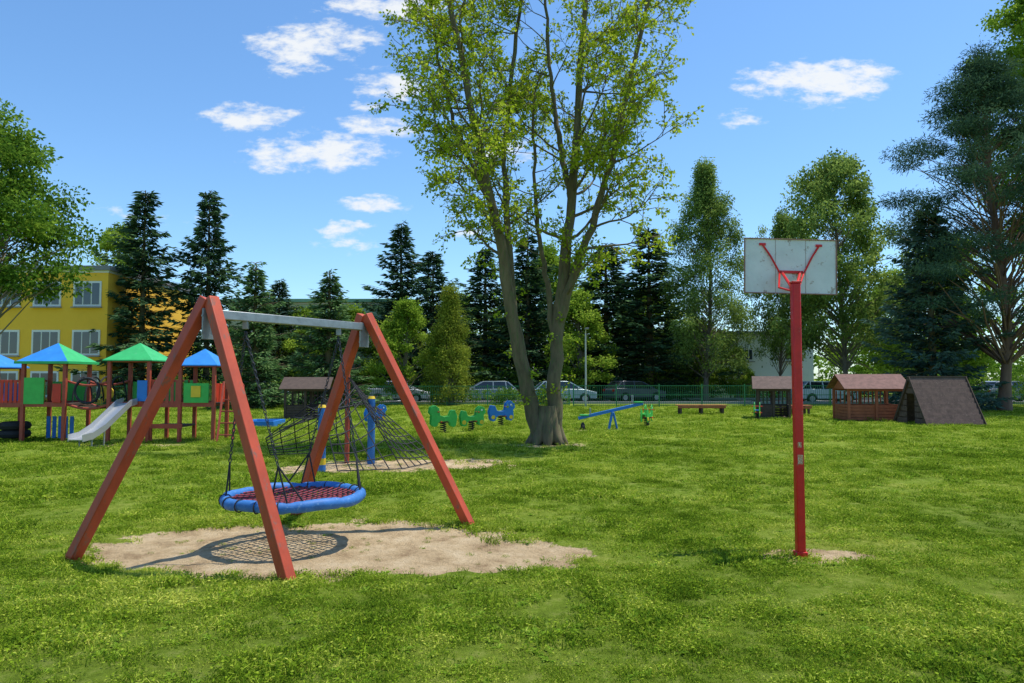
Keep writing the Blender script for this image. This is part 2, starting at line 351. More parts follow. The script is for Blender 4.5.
for sg in (-1, 1):
    mt = (apF+apR)/2+bd*sg*.62+Vector((0,0,-.145))
    G.p('hangers', 'steel', .003).box(mt+Vector((0,0,-.03)), (.05,.05,.09))
    mid = mt+Vector((0,0,-.10))
    for an in (.75, -.75):
        aa = an if sg > 0 else math.pi-an
        e = ringpt(aa, Rn, .05)
        d = (e-mid).normalized(); L = (e-mid).length
        xx = d.cross(Vector((0,0,1))).normalized(); yy = d.cross(xx)
        st = .040; nl = int(L*.80/st)
        for i_ in range(nl):
            c = mid+d*(i_+.5)*st; w = xx if i_ % 2 else yy
            ch.tube([c+d*.024*math.cos(u)+w*.013*math.sin(u) for u in np.linspace(0, 2*math.pi, 9)[:-1]], .0056, 4, closed=True)
        j0 = mid+d*nl*st
        for da in (-.22, 0, .22):
            rp.tube([j0, ringpt(aa+da, Rn, .05), ringpt(aa+da, Rn, -.02)], .009, 6)
    for i_ in range(5):
        a_ = (0 if sg > 0 else math.pi)+(i_-2)*.32
        rp.tube([ringpt(a_)+Vector((0,0,.06*math.cos(u)))+(ringpt(a_)-cen).normalized()*.06*math.sin(u) for u in np.linspace(0, 6.283, 13)[:-1]], .007, 5, closed=True)
G.done()

# ------------------------------------------------------------------ basketball hoop
G = Grp('basketball_hoop', (2.76,6.98,0))
px, py = 2.76, 6.98
pp = G.p('post', 'redpole', .01); pp.beam((px,py,-.1), (px,py,2.62), .080, .080, up=(0,1,0))
G.p('post_cap', 'redpole', .004).box((px,py,2.63), (.090,.090,.02))
G.p('base_collar', 'redpole', .005).box((px,py,.02), (.105,.105,.05))
st_ = G.p('sticker', 'sticker'); st_.box((px,py-.0415,.92), (.05,.003,.09)); st_.box((px-.005,py-.0415,1.06), (.035,.003,.05))
bx, by, bz = 2.90, 7.46, 2.86
Mb = Matrix.Translation((bx,by,bz)) @ Matrix.Rotation(math.radians(3), 4, 'Z') @ Matrix.Rotation(math.radians(1.0), 4, 'Y')
G.p('backboard', 'board', .004).boxm(Mb, (.97,.022,.57))
fr = G.p('board_frame', 'boardedge', .002)
for c, s_ in [((0,-.0135,.284),(.985,.018,.010)),((0,-.0135,-.284),(.985,.018,.010)),((.488,-.0135,0),(.010,.018,.558)),((-.488,-.0135,0),(.010,.018,.558))]:
    fr.boxm(Mb @ Matrix.Translation(c), s_)
for k in (-.16,.16): fr.boxm(Mb @ Matrix.Translation((k,-.0125,0)), (.003,.003,.555))
ar = G.p('support_arms', 'redpole')
def bl(x, y, z): return Mb @ Vector((x, y, z))
for s_ in (-1, 1):
    ar.tube([(px+s_*.03,py+.02,2.55), (px+s_*.10,py+.16,2.60), bl(s_*.13,-.04,-.07), bl(s_*.22,-.03,.10), bl(s_*.30,-.02,.22)], .010, 6)
    ar.tube([(px+s_*.02,py+.03,2.58), bl(s_*.10,-.02,-.06)], .014, 6)
ar.tube([(px,py+.03,2.45), bl(0,-.02,-.22)], .02, 6)
G.p('arm_plates', 'redpole', .002).boxm(Mb @ Matrix.Translation((0,-.017,-.06)), (.26,.01,.03))
for s_ in (-1, 1): G.p('arm_plates', 'redpole', .002).boxm(Mb @ Matrix.Translation((s_*.30,-.017,.225)), (.07,.01,.025))
rg_ = G.p('rim', 'redpole'); rc = bl(0,.32,-.17)
rg_.tube([rc+Vector((math.cos(u)*.225, math.sin(u)*.225, 0)) for u in np.linspace(0, 6.283, 25)[:-1]], .009, 6, closed=True)
rg_.tube([bl(0,.01,-.17), bl(0,.10,-.17)], .02, 6)
G.done()

# ------------------------------------------------------------------ climbing net
G = Grp('climbing_net', (-2.9,14.3,0))
po = G.p('posts', 'blue'); cp = G.p('post_caps', 'pyellow'); nr = G.p('net', 'black')
tops = [Vector((-2.84,14.6,1.28)), Vector((-3.52,13.4,1.15))]
for tp in tops:
    po.tube([(tp.x,tp.y,-.1), (tp.x,tp.y,tp.z)], .075, 14); cp.tube([(tp.x,tp.y,tp.z), (tp.x,tp.y,tp.z+.05)], [.08,.06], 14)
    po.tube([(tp.x,tp.y,.0), (tp.x,tp.y,.10)], .08, 14)
cp.tube([(-3.52,13.4,0.1),(-3.52,13.4,.22)], .078, 14)
def netquad(a, b, c, d, nu, nv, sag=.12):
    a, b, c, d = map(Vector, (a, b, c, d))
    f = lambda u, v: (a*(1-u)+b*u)*(1-v)+(d*(1-u)+c*u)*v-Vector((0,0,sag*math.sin(math.pi*u)*math.sin(math.pi*v)))
    for i_ in range(nu+1): nr.tube([f(i_/nu, v) for v in np.linspace(0, 1, 9)], .011, 5)
    for j_ in range(nv+1): nr.tube([f(u, j_/nv) for u in np.linspace(0, 1, 9)], .011, 5)
ap = (-3.35,14.7,1.75)
netquad(ap, (-2.84,14.6,1.2), (-1.45,14.5,.05), (-2.0,13.2,.05), 6, 9)
netquad(ap, (-3.52,13.4,1.1), (-3.1,12.9,.05), (-2.0,13.2,.05), 5, 7)
netquad((-4.9,14.4,.5), (-3.52,13.4,1.1), (-2.84,14.6,1.2), ap, 6, 6)
netquad(ap, (-4.9,14.4,.5), (-5.2,15.6,.05), (-3.6,16.2,.05), 6, 7)
G.p('mast', 'pred2').tube([(-3.35,14.7,-.1), (-3.35,14.7,1.85)], .05, 10)
G.done()

# ------------------------------------------------------------------ playground tower set
G = Grp('playground_tower_set', (-11,20,0))
def pyr(part, c, w, d, z0, z1, faces=(0,1,2,3)):
    b = part; x, y = c; P4 = [(x-w/2,y-d/2,z0),(x+w/2,y-d/2,z0),(x+w/2,y+d/2,z0),(x-w/2,y+d/2,z0)]
    for i_ in faces:
        p0, p1 = P4[i_], P4[(i_+1) % 4]; th = .03
        b.add([p0, p1, (x,y,z1), (p0[0],p0[1],p0[2]-th), (p1[0],p1[1],p1[2]-th), (x,y,z1-th)], [(0,1,2),(3,5,4),(0,3,4,1),(1,4,5,2),(2,5,3,0)])
yc = 19.7
towers = [(-14.2,.95,2.0,2.42,'roofblue',None),(-12.42,1.10,2.13,2.66,'roofblue','roofgreen'),(-10.18,1.05,2.18,2.66,'roofgreen',None),(-8.40,.90,2.05,2.5,'roofblue',None)]
posts = G.p('posts', 'pred2', .006); fl = G.p('platforms', 'woodd', .004); fl2 = G.p('platform_rims', 'pred2', .004)
for x, w, ez, pz, c1, c2 in towers:
    for sx in (-1, 1):
        for sy in (-1, 1): posts.box((x+sx*w/2,yc+sy*w/2,(ez+.02)/2-.05), (.09,.09,ez+.08))
    fl.box((x,yc,1.0), (w-.09,w-.09,.05)); fl2.box((x,yc-w/2,1.0), (w-.092,.05,.13)); fl2.box((x,yc+w/2,1.0), (w-.092,.05,.13))
    if c2:
        pyr(G.p('roof_blue', c1), (x,yc), w+.30, w+.30, ez, pz, (0,3)); pyr(G.p('roof_green_side', c2), (x,yc), w+.30, w+.30, ez, pz, (1,2))
        for (xa, ya, xb, yb_) in ((-1,-1,1,-1),(1,-1,1,1)):
            hw_ = w/2+.16; G.p('roof_green_eaves', 'roofgreen', .003).beam((x+xa*hw_,yc+ya*hw_,ez-.02), (x+xb*hw_,yc+yb_*hw_,ez-.02), .03, .07)
    else: pyr(G.p('roof_'+c1, c1), (x,yc), w+.26, w+.26, ez, pz)
    for sx in (-1, 1): posts.box((x+sx*w/2,yc,ez-.02), (.05,w-.09,.07))
    posts.box((x,yc-w/2,ez-.02), (w-.09,.05,.07)); posts.box((x,yc+w/2,ez-.02), (w-.09,.05,.07))
def rail(x0, x1, y, z, mat, n, h=.62, pn='pickets'):
    posts.box(((x0+x1)/2,y,z+h), (x1-x0,.05,.06)); posts.box(((x0+x1)/2,y,z+.06), (x1-x0,.05,.05))
    for k in range(n): G.p(pn+'_'+mat, mat).box((x0+(k+.5)*(x1-x0)/n,y-.03,z+h/2+.03), ((x1-x0)/n*.62,.02,h-.02))
yf = yc-.52
rail(-13.72,-13.0,yf,1.0,'pred',6); rail(-13.7,-13.0,yc+.45,1.0,'pyellow',5)
G.p('panel_green', 'pgreen', .004).box((-12.68,yc-.58,1.36), (.56,.03,.70)); G.p('panel_green', 'pgreen', .004).box((-12.4,yc+.56,1.3), (1.0,.03,.6))
G.p('panel_blue', 'pblue', .004).box((-13.9,yf,1.32), (.30,.03,.6)); G.p('panel_yellow', 'pyellow', .004).box((-14.35,yf-.02,1.3), (.3,.03,.55))
G.p('panel_red', 'pred', .004).box((-12.05,yc-.6,1.3), (.22,.03,.5))
fl.box((-13.35,yc,.98), (.75,.8,.05)); fl2.box((-13.35,yf-.03,.98), (.75,.04,.12))
br = G.p('bridge_arches', 'black')
for k in range(4):
    xx = -11.72+k*.32
    br.tube([(xx,yc+.45*math.cos(a_),1.05+.68*math.sin(a_)) for a_ in np.linspace(0, math.pi, 13)], .022, 6)
hs_ = [( -11.87+1.16*u, 1.0-.12*math.sin(math.pi*u)) for u in np.linspace(0, 1, 9)]
for y_ in (yc-.45, yc+.45):
    G.p('bridge_rails', 'pred2').tube([(a_,y_,b_+.62) for a_, b_ in hs_], .03, 6); G.p('bridge_rails', 'pred2').tube([(a_,y_,b_) for a_, b_ in hs_], .035, 6)
for a_, b_ in hs_: fl.box((a_,yc,b_), (.11,.88,.04))
G.p('tunnel_ring', 'black').tube([(-11.3+.33*math.cos(u),yc-.5,1.36+.33*math.sin(u)) for u in np.linspace(0, 6.283, 21)[:-1]], .035, 6, closed=True)
G.p('panel_yellow', 'pyellow', .004).tube([(-11.3,yc+.46,1.28),(-11.3,yc+.50,1.28)], .17, 20)
rail(-9.65,-8.85,yc-.45,1.0,'pred2',6); rail(-9.65,-8.85,yc+.45,1.0,'pgreen',5); fl.box((-9.25,yc,.98), (.8,.8,.05)); fl2.box((-9.25,yc-.47,.98), (.8,.04,.12))
G.p('panel_blue', 'pblue', .004).box((-9.80,yc-.58,1.36), (.26,.03,.55)); G.p('panel_green', 'pgreen', .004).box((-8.4,yc-.5,1.3), (.66,.03,.52))
G.p('panel_yellow', 'pyellow', .004).box((-8.4,yc-.53,1.34), (.25,.03,.3)); G.p('panel_red', 'pred', .004).box((-7.93,yc-.1,1.3), (.03,.6,.5))
G.p('panel_blue', 'pblue', .004).box((-14.2,yc+.5,1.3), (.8,.03,.5)); G.p('panel_green', 'pgreen', .004).box((-10.18,yc+.56,1.32), (.92,.03,.55))
for x_ in (-7.75,-7.35): posts.beam((x_+.12,yc-1.0,-.05), (x_,yc-.3,1.6), .05, .05)
for k in range(5): posts.beam((-7.68,yc-.88+.13*k,.22+.3*k), (-7.25,yc-.88+.13*k,.22+.3*k), .035, .035)
G.p('climbing_arch', 'pred2').tube([(-7.3,yc-.1,0),(-7.3,yc-.1,1.5),(-7.45,yc-.1,1.72),(-7.85,yc-.1,1.78)], .03, 8)
sl = G.p('slide_chute', 'slide'); path = [Vector((-10.12,19.15,1.04)), Vector((-10.16,18.9,1.0)), Vector((-10.38,18.15,.42)), Vector((-10.48,17.8,.24)), Vector((-10.56,17.5,.20))]
for a_, b_ in zip(path, path[1:]):
    sl.beam(a_, b_, .42, .02, up=(b_-a_).cross(Vector((1,-.28,0))))
d_ = Vector((1,-.28,0)).normalized()
for s_ in (-1, 1):
    for a_, b_ in zip(path, path[1:]):
        q0 = a_+d_*.21*s_; q1 = b_+d_*.21*s_; up = Vector((0,0,.13))
        sl.add([q0-up*.3, q1-up*.3, q1+up, q0+up, q0-up*.3+d_*.02*s_, q1-up*.3+d_*.02*s_, q1+up+d_*.02*s_, q0+up+d_*.02*s_], [(0,1,2,3),(7,6,5,4),(3,2,6,7),(0,4,5,1),(0,3,7,4),(1,5,6,2)])
for q_ in (path[2], path[3]):
    for s_ in (-1, 1): G.p('slide_legs', 'steel').tube([q_+d_*.19*s_, Vector((q_.x, q_.y, -.05))+d_*.19*s_], .02, 6)
for k in range(5): G.p('lower_panels', 'pblue' , .004).box((-12.75+k*.16,yc+.2,.35), (.1,.03,.6))
for z_ in (.2,.42): G.p('tyre_stack', 'tyre').tube([(-13.4+.28*math.cos(u),yc-.2+.28*math.sin(u),z_) for u in np.linspace(0, 6.283, 17)[:-1]], .11, 8, closed=True)
fl.box((-9.2,yc-.1,.42), (.9,.8,.05)); fl2.box((-9.2,yc-.51,.42), (.9,.04,.12))
for x_ in (-9.6,-8.85): posts.box((x_,yc-.48,.35), (.07,.07,.8))
G.done()

# ------------------------------------------------------------------ riders, seesaw, benches, huts
def spring(b, x, y, z0, z1, r=.09, turns=5):
    b.tube([(x+r*math.cos(u),y+r*math.sin(u),z0+(z1-z0)*u/(2*math.pi*turns)) for u in np.linspace(0, 2*math.pi*turns, turns*10)], .016, 5)
def rider(x, y, rz, mat, seat='pyellow', s=1.):
    G = Grp('spring_rider', (x,y,0)); base = Matrix.Translation((x,y,0)) @ Matrix.Rotation(rz, 4, 'Z') @ Matrix.Scale(s, 4)
    poly = [(-.42,.24),(-.47,.55),(-.38,.78),(-.26,.76),(-.18,.58),(0,.55),(.14,.60),(.18,.84),(.32,.95),(.47,.88),(.52,.70),(.44,.60),(.46,.30),(.36,.20),(.24,.24),(.20,.36),(.10,.40),(-.12,.40),(-.20,.34),(-.24,.22),(-.34,.18)]
    for sy in (-.14, .14): G.p('side_panels', mat, .006).prism(poly, base @ Matrix.Translation((0,sy,0)), .03)
    G.p('seat', seat, .006).boxm(base @ Matrix.Translation((-.05,0,.52)), (.34,.24,.04))
    G.p('platform', 'woodd').boxm(base @ Matrix.Translation((0,0,.36)), (.5,.24,.03))
    G.p('handle', 'pred').tube([base @ Vector((.22,-.28,.72)), base @ Vector((.22,.28,.72))], .018, 8)
    G.p('foot_bar', 'pred').tube([base @ Vector((.12,-.26,.38)), base @ Vector((.12,.26,.38))], .018, 8)
    spring(G.p('spring', 'black'), x, y, 0, .35*s); G.p('eyes', 'trim').boxm(base @ Matrix.Translation((.36,-.158,.8)), (.06,.006,.06))
    for cx in (-.33,.36): G.p('wheel_discs', 'pyellow').tube([base @ Vector((cx,-.157,.34)), base @ Vector((cx,-.165,.34))], .07, 12)
    G.done()
rider(-2.15,22.6,math.pi+.35,'pgreen',s=.9); rider(-1.3,23.2,.35,'pgreen','pblue',.85); rider(-.40,25.6,.3,'pblue','pyellow',.95)
rider(4.75,25.5,1.1,'pgreen','pgreen',.8); rider(10.0,29.5,1.2,'pgreen','pblue',.75); rider(-4.9,25.8,.6,'pblue','pred',.8)
G = Grp('seesaw', (3.5,23.8,0))
G.p('beam', 'pblue', .01).beam((2.2,24.0,.36), (4.35,24.0,.86), .10, .07, up=(0,1,0))
G.p('support', 'pblue', .006).beam((3.2,24.0,-.05), (3.33,24.0,.57), .05, .26, up=(0,1,0)); G.p('support', 'pblue', .006).beam((3.5,24.0,-.05), (3.36,24.0,.56), .05, .20, up=(0,1,0))
for x_, z_ in ((2.4,.47),(4.2,.90)):
    G.p('seats', 'pgreen', .006).box((x_,24.0,z_), (.30,.22,.04)); xx = x_+(.2 if x_ < 3 else -.2)
    G.p('handles', 'steel').tube([(xx,23.88,z_+.02),(xx,23.88,z_+.22),(xx,24.12,z_+.22),(xx,24.12,z_+.02)], .014, 6)
G.p('stop_tyre', 'tyre').tube([(2.35,24+.16*math.cos(u),.02+.16*math.sin(u)) for u in np.linspace(0, 6.283, 17)[:-1]], .06, 6, closed=True)
G.done()
def bench(x, y, w, rz=0):
    G = Grp('park_bench', (x,y,0)); bs = Matrix.Translation((x,y,0)) @ Matrix.Rotation(rz, 4, 'Z')
    for k in range(4): G.p('seat_slats', 'woodred', .005).boxm(bs @ Matrix.Translation((0,-.2+k*.13,.44)), (w,.11,.04))
    G.p('apron', 'woodred', .004).boxm(bs @ Matrix.Translation((0,-.24,.36)), (w-.1,.03,.10))
    for sx in (-1, 0, 1):
        for sy in (-.2, .17): G.p('legs', 'woodd', .004).boxm(bs @ Matrix.Translation((sx*(w/2-.18),sy,.19)), (.09,.08,.44))
    G.done()
bench(8.75,33.5,2.3); bench(12.9,33.0,1.5,.1)
G = Grp('sandbox', (-8.9,26,0))
for k, (c, s_) in enumerate([((-8.9,25.4,.08),(1.1,.10,.22)),((-8.9,26.6,.08),(1.1,.10,.22)),((-9.4,26.0,.08),(.10,1.09,.22)),((-8.4,26.0,.08),(.10,1.09,.22))]): G.p('frame', 'pblue', .01).box(c, s_)
G.p('sand', 'kerb').box((-8.9,26.0,.03), (.88,1.05,.1)); G.done()

def hut(name, x, y, w, d, zw, zr, rz, wall, roof, low=.55, over=.22, pick=True, post=.09):
    G = Grp(name, (x,y,0)); bs = Matrix.Translation((x,y,0)) @ Matrix.Rotation(rz, 4, 'Z')
    pz = G.p('posts', wall, .005)
    for sx in (-1, 0, 1):
        for sy in (-1, 1): pz.boxm(bs @ Matrix.Translation((sx*w/2,sy*d/2,zw/2-.03)), (post,post,zw+.06))
    G.p('top_plates', wall, .004).boxm(bs @ Matrix.Translation((0,-d/2,zw+.04)), (w+.1,.07,.08)); G.p('top_plates', wall, .004).boxm(bs @ Matrix.Translation((0,d/2,zw+.04)), (w+.1,.07,.08))
    bd_ = G.p('low_boards', wall, .004); n = 5
    for sy in (-1, 1):
        for k in range(n):
            if sy < 0 and name == 'wooden_playhouse': bd_.boxm(bs @ Matrix.Translation((-w/4,sy*(d/2),.08+k*low/n)), (w/2-.1,.03,low/n*.88))
            else: bd_.boxm(bs @ Matrix.Translation((0,sy*(d/2-.06),.08+k*low/n)), (w-.02,.025,low/n*.88))
    for sx in (-1, 1):
        for k in range(n): bd_.boxm(bs @ Matrix.Translation((sx*(w/2-.002),0,.08+k*low/n)), (.025,d-.1,low/n*.88))
    G.p('floor', 'woodd').boxm(bs @ Matrix.Translation((0,0,.04)), (w-.12,d-.16,.06))
    if pick:
        for k in range(int(w/.16)): bd_.boxm(bs @ Matrix.Translation((-w/2+.1+k*.16,d/2-.01,(zw+low)/2)), (.05,.02,zw-low-.05))
    G.p('bench_inside', 'wood').boxm(bs @ Matrix.Translation((0,d/4,.42)), (w-.2,.25,.04))
    n = 8; hw = d/2+over; sl_ = math.hypot(hw, zr-zw); an = math.atan2(zr-zw, hw)
    for s_ in (-1, 1):
        for k in range(n):
            u = (k+.5)/n; yy = s_*hw*(1-u); zz = zw+.10+(zr-zw)*u
            G.p('roof_boards', roof, .003).boxm(bs @ Matrix.Translation((0,yy,zz)) @ Matrix.Rotation(-s_*an-s_*.08, 4, 'X'), (w+2*over,sl_/n*1.12,.022))
    for sx in (-1, 1):
        G.p('gables', wall).prism([(-d/2,zw+.08),(d/2,zw+.08),(0,zr+.02)], bs @ Matrix.Translation((sx*w/2,0,0)) @ Matrix.Rotation(math.pi/2, 4, 'Z'), .03)
    G.done()
hut('wooden_playhouse', -8.6, 30.5, 1.6, 1.5, 1.15, 1.62, .1, 'woodd', 'woodd')
hut('wooden_playhouse', 11.2, 31, 1.25, 1.5, 1.15, 1.66, -.30, 'woodd', 'roofbr')
hut('garden_gazebo', 14.45, 29.3, 2.1, 1.7, 1.18, 1.74, -.10, 'woodred', 'roofbr2', .62, .24, True, .10)
G = Grp('a_frame_playhouse', (15.85,26.9,0)); rz = .02; bs = Matrix.Translation((15.85,26.9,0)) @ Matrix.Rotation(rz, 4, 'Z')
Lr = 2.12; hb = 1.05; H = 1.72; n = 9; an = math.atan2(H, hb)
for s_ in (-1, 1):
    for k in range(n):
        u = (k+.5)/n
        G.p('roof_planks', 'roofbr', .004).boxm(bs @ Matrix.Translation((0,s_*hb*(1-u),H*u)) @ Matrix.Rotation(-s_*an-s_*.16, 4, 'X'), (Lr,H/math.sin(an)/n*1.03,.028))
G.p('ridge', 'woodd', .004).boxm(bs @ Matrix.Translation((0,0,H+.02)), (Lr+.1,.10,.05))
for sx in (-1, 1):
    for s_ in (-1, 1):
        G.p('edge_boards', 'woodd', .004).beam(bs @ Vector((sx*(Lr/2+.016),s_*(hb+.02),0)), bs @ Vector((sx*(Lr/2+.016),0,H+.02)), .03, .10, up=bs.to_3x3() @ Vector((0,0,1)))
for k in range(7):
    z_ = .12+k*.22; hw = (hb-.06)*(1-z_/H)
    for s_ in (-1, 1):
        if hw > .3 or z_ > 1.1:
            w_ = hw-.26 if z_ < 1.1 else hw
            G.p('end_boards', 'roofbr', .003).boxm(bs @ Matrix.Translation((-Lr/2+.05, s_*(hw-w_/2), z_)), (.025,w_,.19))
G.done()

# ------------------------------------------------------------------ parking, fence, cars
G = Grp('parking_road', (0,52,0)); G.p('asphalt', 'asphalt').box((0,52,-.03), (180,8.6,.1)); 
G.p('kerbs', 'kerb', .01).box((0,47.62,.05), (180,.15,.2)); G.p('kerbs', 'kerb', .01).box((0,56.4,.05), (180,.15,.2))
for k in range(-20, 21): G.p('bay_lines', 'trim').box((k*5.2+2,54.6,.0225), (.12,3.2,.004))
G.done()
def fence(x0, x1, y, h=1.25):
    G = Grp('metal_fence', ((x0+x1)/2,y,0)); b = G.p('bars', 'fence'); p_ = G.p('posts', 'fence')
    k = x0
    while k <= x1: p_.box((k,y,h/2), (.07,.07,h+.1)); k += 2.5
    for z_ in (.12, h*.55, h-.05): b.box(((x0+x1)/2,y,z_), (x1-x0,.035,.035))
    for x_ in np.arange(x0+.125, x1, .125): b.box((x_,y-.03,h/2), (.018,.014,h-.04))
    G.done()
fence(-46,-14,44.0); fence(-14,3.5,44.3); fence(3.6,22,42.2,1.3); fence(22.2,48,44)
def car(x, y, rz, col, kind=0):
    nm = 'car_paint_%d' % len(bpy.data.materials); M[nm] = paint(nm, col, .28, 3, .04, 0, metal=.2, spec=.6)
    G = Grp('parked_car', (x,y,0)); bs = Matrix.Translation((x,y,0)) @ Matrix.Rotation(rz, 4, 'Z')
    h = 1.48 if kind == 0 else 1.6
    def arch(cx): return [(cx+.36*math.cos(a_), .30+.36*math.sin(a_)) for a_ in np.linspace(math.pi, 0, 9)]
    low = [(-2.12,.28)]+arch(-1.28)+arch(1.32)+[(2.12,.28),(2.18,.5),(2.10,.74),(1.25,.93),(-1.95,.98),(-2.12,.86),(-2.18,.55)]
    low = [p for p in low if p[1] >= .22]
    G.p('body', nm, .03).prism(low, bs, 1.72)
    gb = [(-2.0,.96),(1.2,.92),(.30,h-.06),(-1.45,h-.04)] if kind == 0 else [(-2.08,.96),(1.15,.92),(.45,h-.06),(-1.85,h-.04)]
    w0, w1 = .82, .64
    v = [bs @ Vector((p[0], s_*(w0 if i_ < 2 else w1), p[1])) for s_ in (-1, 1) for i_, p in enumerate(gb)]
    G.p('windows', 'carglass').add(v, [(0,1,2,3),(7,6,5,4),(0,4,5,1),(1,5,6,2),(2,6,7,3),(3,7,4,0)])
    G.p('roof', nm, .02).prism([(gb[3][0]-.03,h-.05),(gb[2][0]+.03,h-.07),(gb[2][0]-.15,h),(gb[3][0]+.2,h+.01)], bs, 1.30)
    for s_ in (-1, 1):
        for a_, b_ in ((gb[1], gb[2]), (gb[0], gb[3]), ((-.45,.95), (-.45,h-.05)), ((-1.35,.95), (-1.3,h-.05))):
            G.p('pillars', nm).beam(bs @ Vector((a_[0],s_*(w0+.004),a_[1])), bs @ Vector((b_[0],s_*(w1+.008),b_[1])), .03, .07, up=bs.to_3x3() @ Vector((1,0,0)))
        for cx in (-1.28, 1.32):
            G.p('tyres', 'tyre', .01).tube([bs @ Vector((cx,s_*.66,.31)), bs @ Vector((cx,s_*.865,.31))], .31, 20)
            G.p('rims', 'rim').tube([bs @ Vector((cx,s_*.86,.31)), bs @ Vector((cx,s_*.875,.31))], .19, 10)
        G.p('mirrors', nm, .01).boxm(bs @ Matrix.Translation((.85,s_*.92,1.0)), (.1,.16,.1))
        G.p('tail_lights', 'tail').boxm(bs @ Matrix.Translation((-2.13,s_*.68,.82)), (.1,.26,.16)); G.p('head_lights', 'head').boxm(bs @ Matrix.Translation((2.09,s_*.66,.68)), (.14,.32,.13))
    G.p('underbody', 'black').boxm(bs @ Matrix.Translation((0,0,.28)), (3.9,1.5,.16)); G.done()
car(-17.4,50.2,.15,(.14,.18,.23)); car(-7.9,50,.05,(.60,.62,.65)); car(-1.8,49.8,math.pi+.1,(.30,.35,.37)); car(3.6,50.2,.1,(.34,.43,.44))
car(8.9,52.5,.4,(.07,.08,.10)); car(21.4,49.5,.08,(.58,.63,.65)); car(-28,51,.1,(.3,.05,.04)); car(34.5,50,.1,(.3,.3,.32)); car(-12.6,53.5,.1,(.16,.05,.05))
G = Grp('street_lamp', (4.4,43,0))
G.p('pole', 'pole').tube([(4.4,43,0),(4.4,43,4.4)], [.06,.04], 10); G.p('arm', 'pole').tube([(4.4,43,4.35),(4.4,42.9,4.55),(4.4,42.5,4.62)], .03, 8); G.p('lamp_head', 'greyroof', .01).box((4.4,42.3,4.6), (.2,.5,.09)); G.done()

# ------------------------------------------------------------------ buildings
def building(name, x0, x1, y0, y1, h, wall, roof, rows, cols, ww, wh, z0s, over=.4, trimband=True):
    G = Grp(name, ((x0+x1)/2,(y0+y1)/2,0)); w = G.p('walls', wall)
    w.box(((x0+x1)/2,(y0+y1)/2,h/2-.1), (x1-x0,y1-y0,h+.2))
    G.p('roof', roof, .02).box(((x0+x1)/2,(y0+y1)/2,h+.16), (x1-x0+2*over,y1-y0+2*over,.30))
    if trimband: G.p('eaves', 'trim').box(((x0+x1)/2,(y0+y1)/2,h-.06), (x1-x0+.5*over,y1-y0+.5*over,.14))
    for r in range(rows):
        z_ = z0s[r]
        for c in range(cols):
            cx = x0+(c+.5)*(x1-x0)/cols
            G.p('window_reveals', 'trim').box((cx,y0-.02,z_+wh/2), (ww+.16,.08,wh+.16))
            for k in range(3):
                G.p('window_glass', 'glass').box((cx-ww/2+(k+.5)*ww/3,y0-.05,z_+wh/2), (ww/3-.08,.05,wh-.1))
            G.p('sills', 'kerb').box((cx,y0-.12,z_-.14), (ww+.3,.22,.06))
    G.p('door', 'woodd').box(((x0+x1)/2,y0-.03,1.05), (1.2,.1,2.1)); G.done()
building('yellow_school_building', -46, -25.6, 45.4, 58, 8.5, 'ywall', 'greyroof', 3, 8, 1.6, 1.45, [.6,3.2,6.3], over=.2)
building('green_hall_building', -24.5, -9.5, 62, 76, 8.2, 'gwall', 'groof', 2, 6, 1.5, 1.3, [1.2,4.6])
building('white_building', 14, 25.2, 60.2, 72, 5.3, 'wwall', 'greyroof', 1, 3, 1.0, .9, [3.2], over=.15)

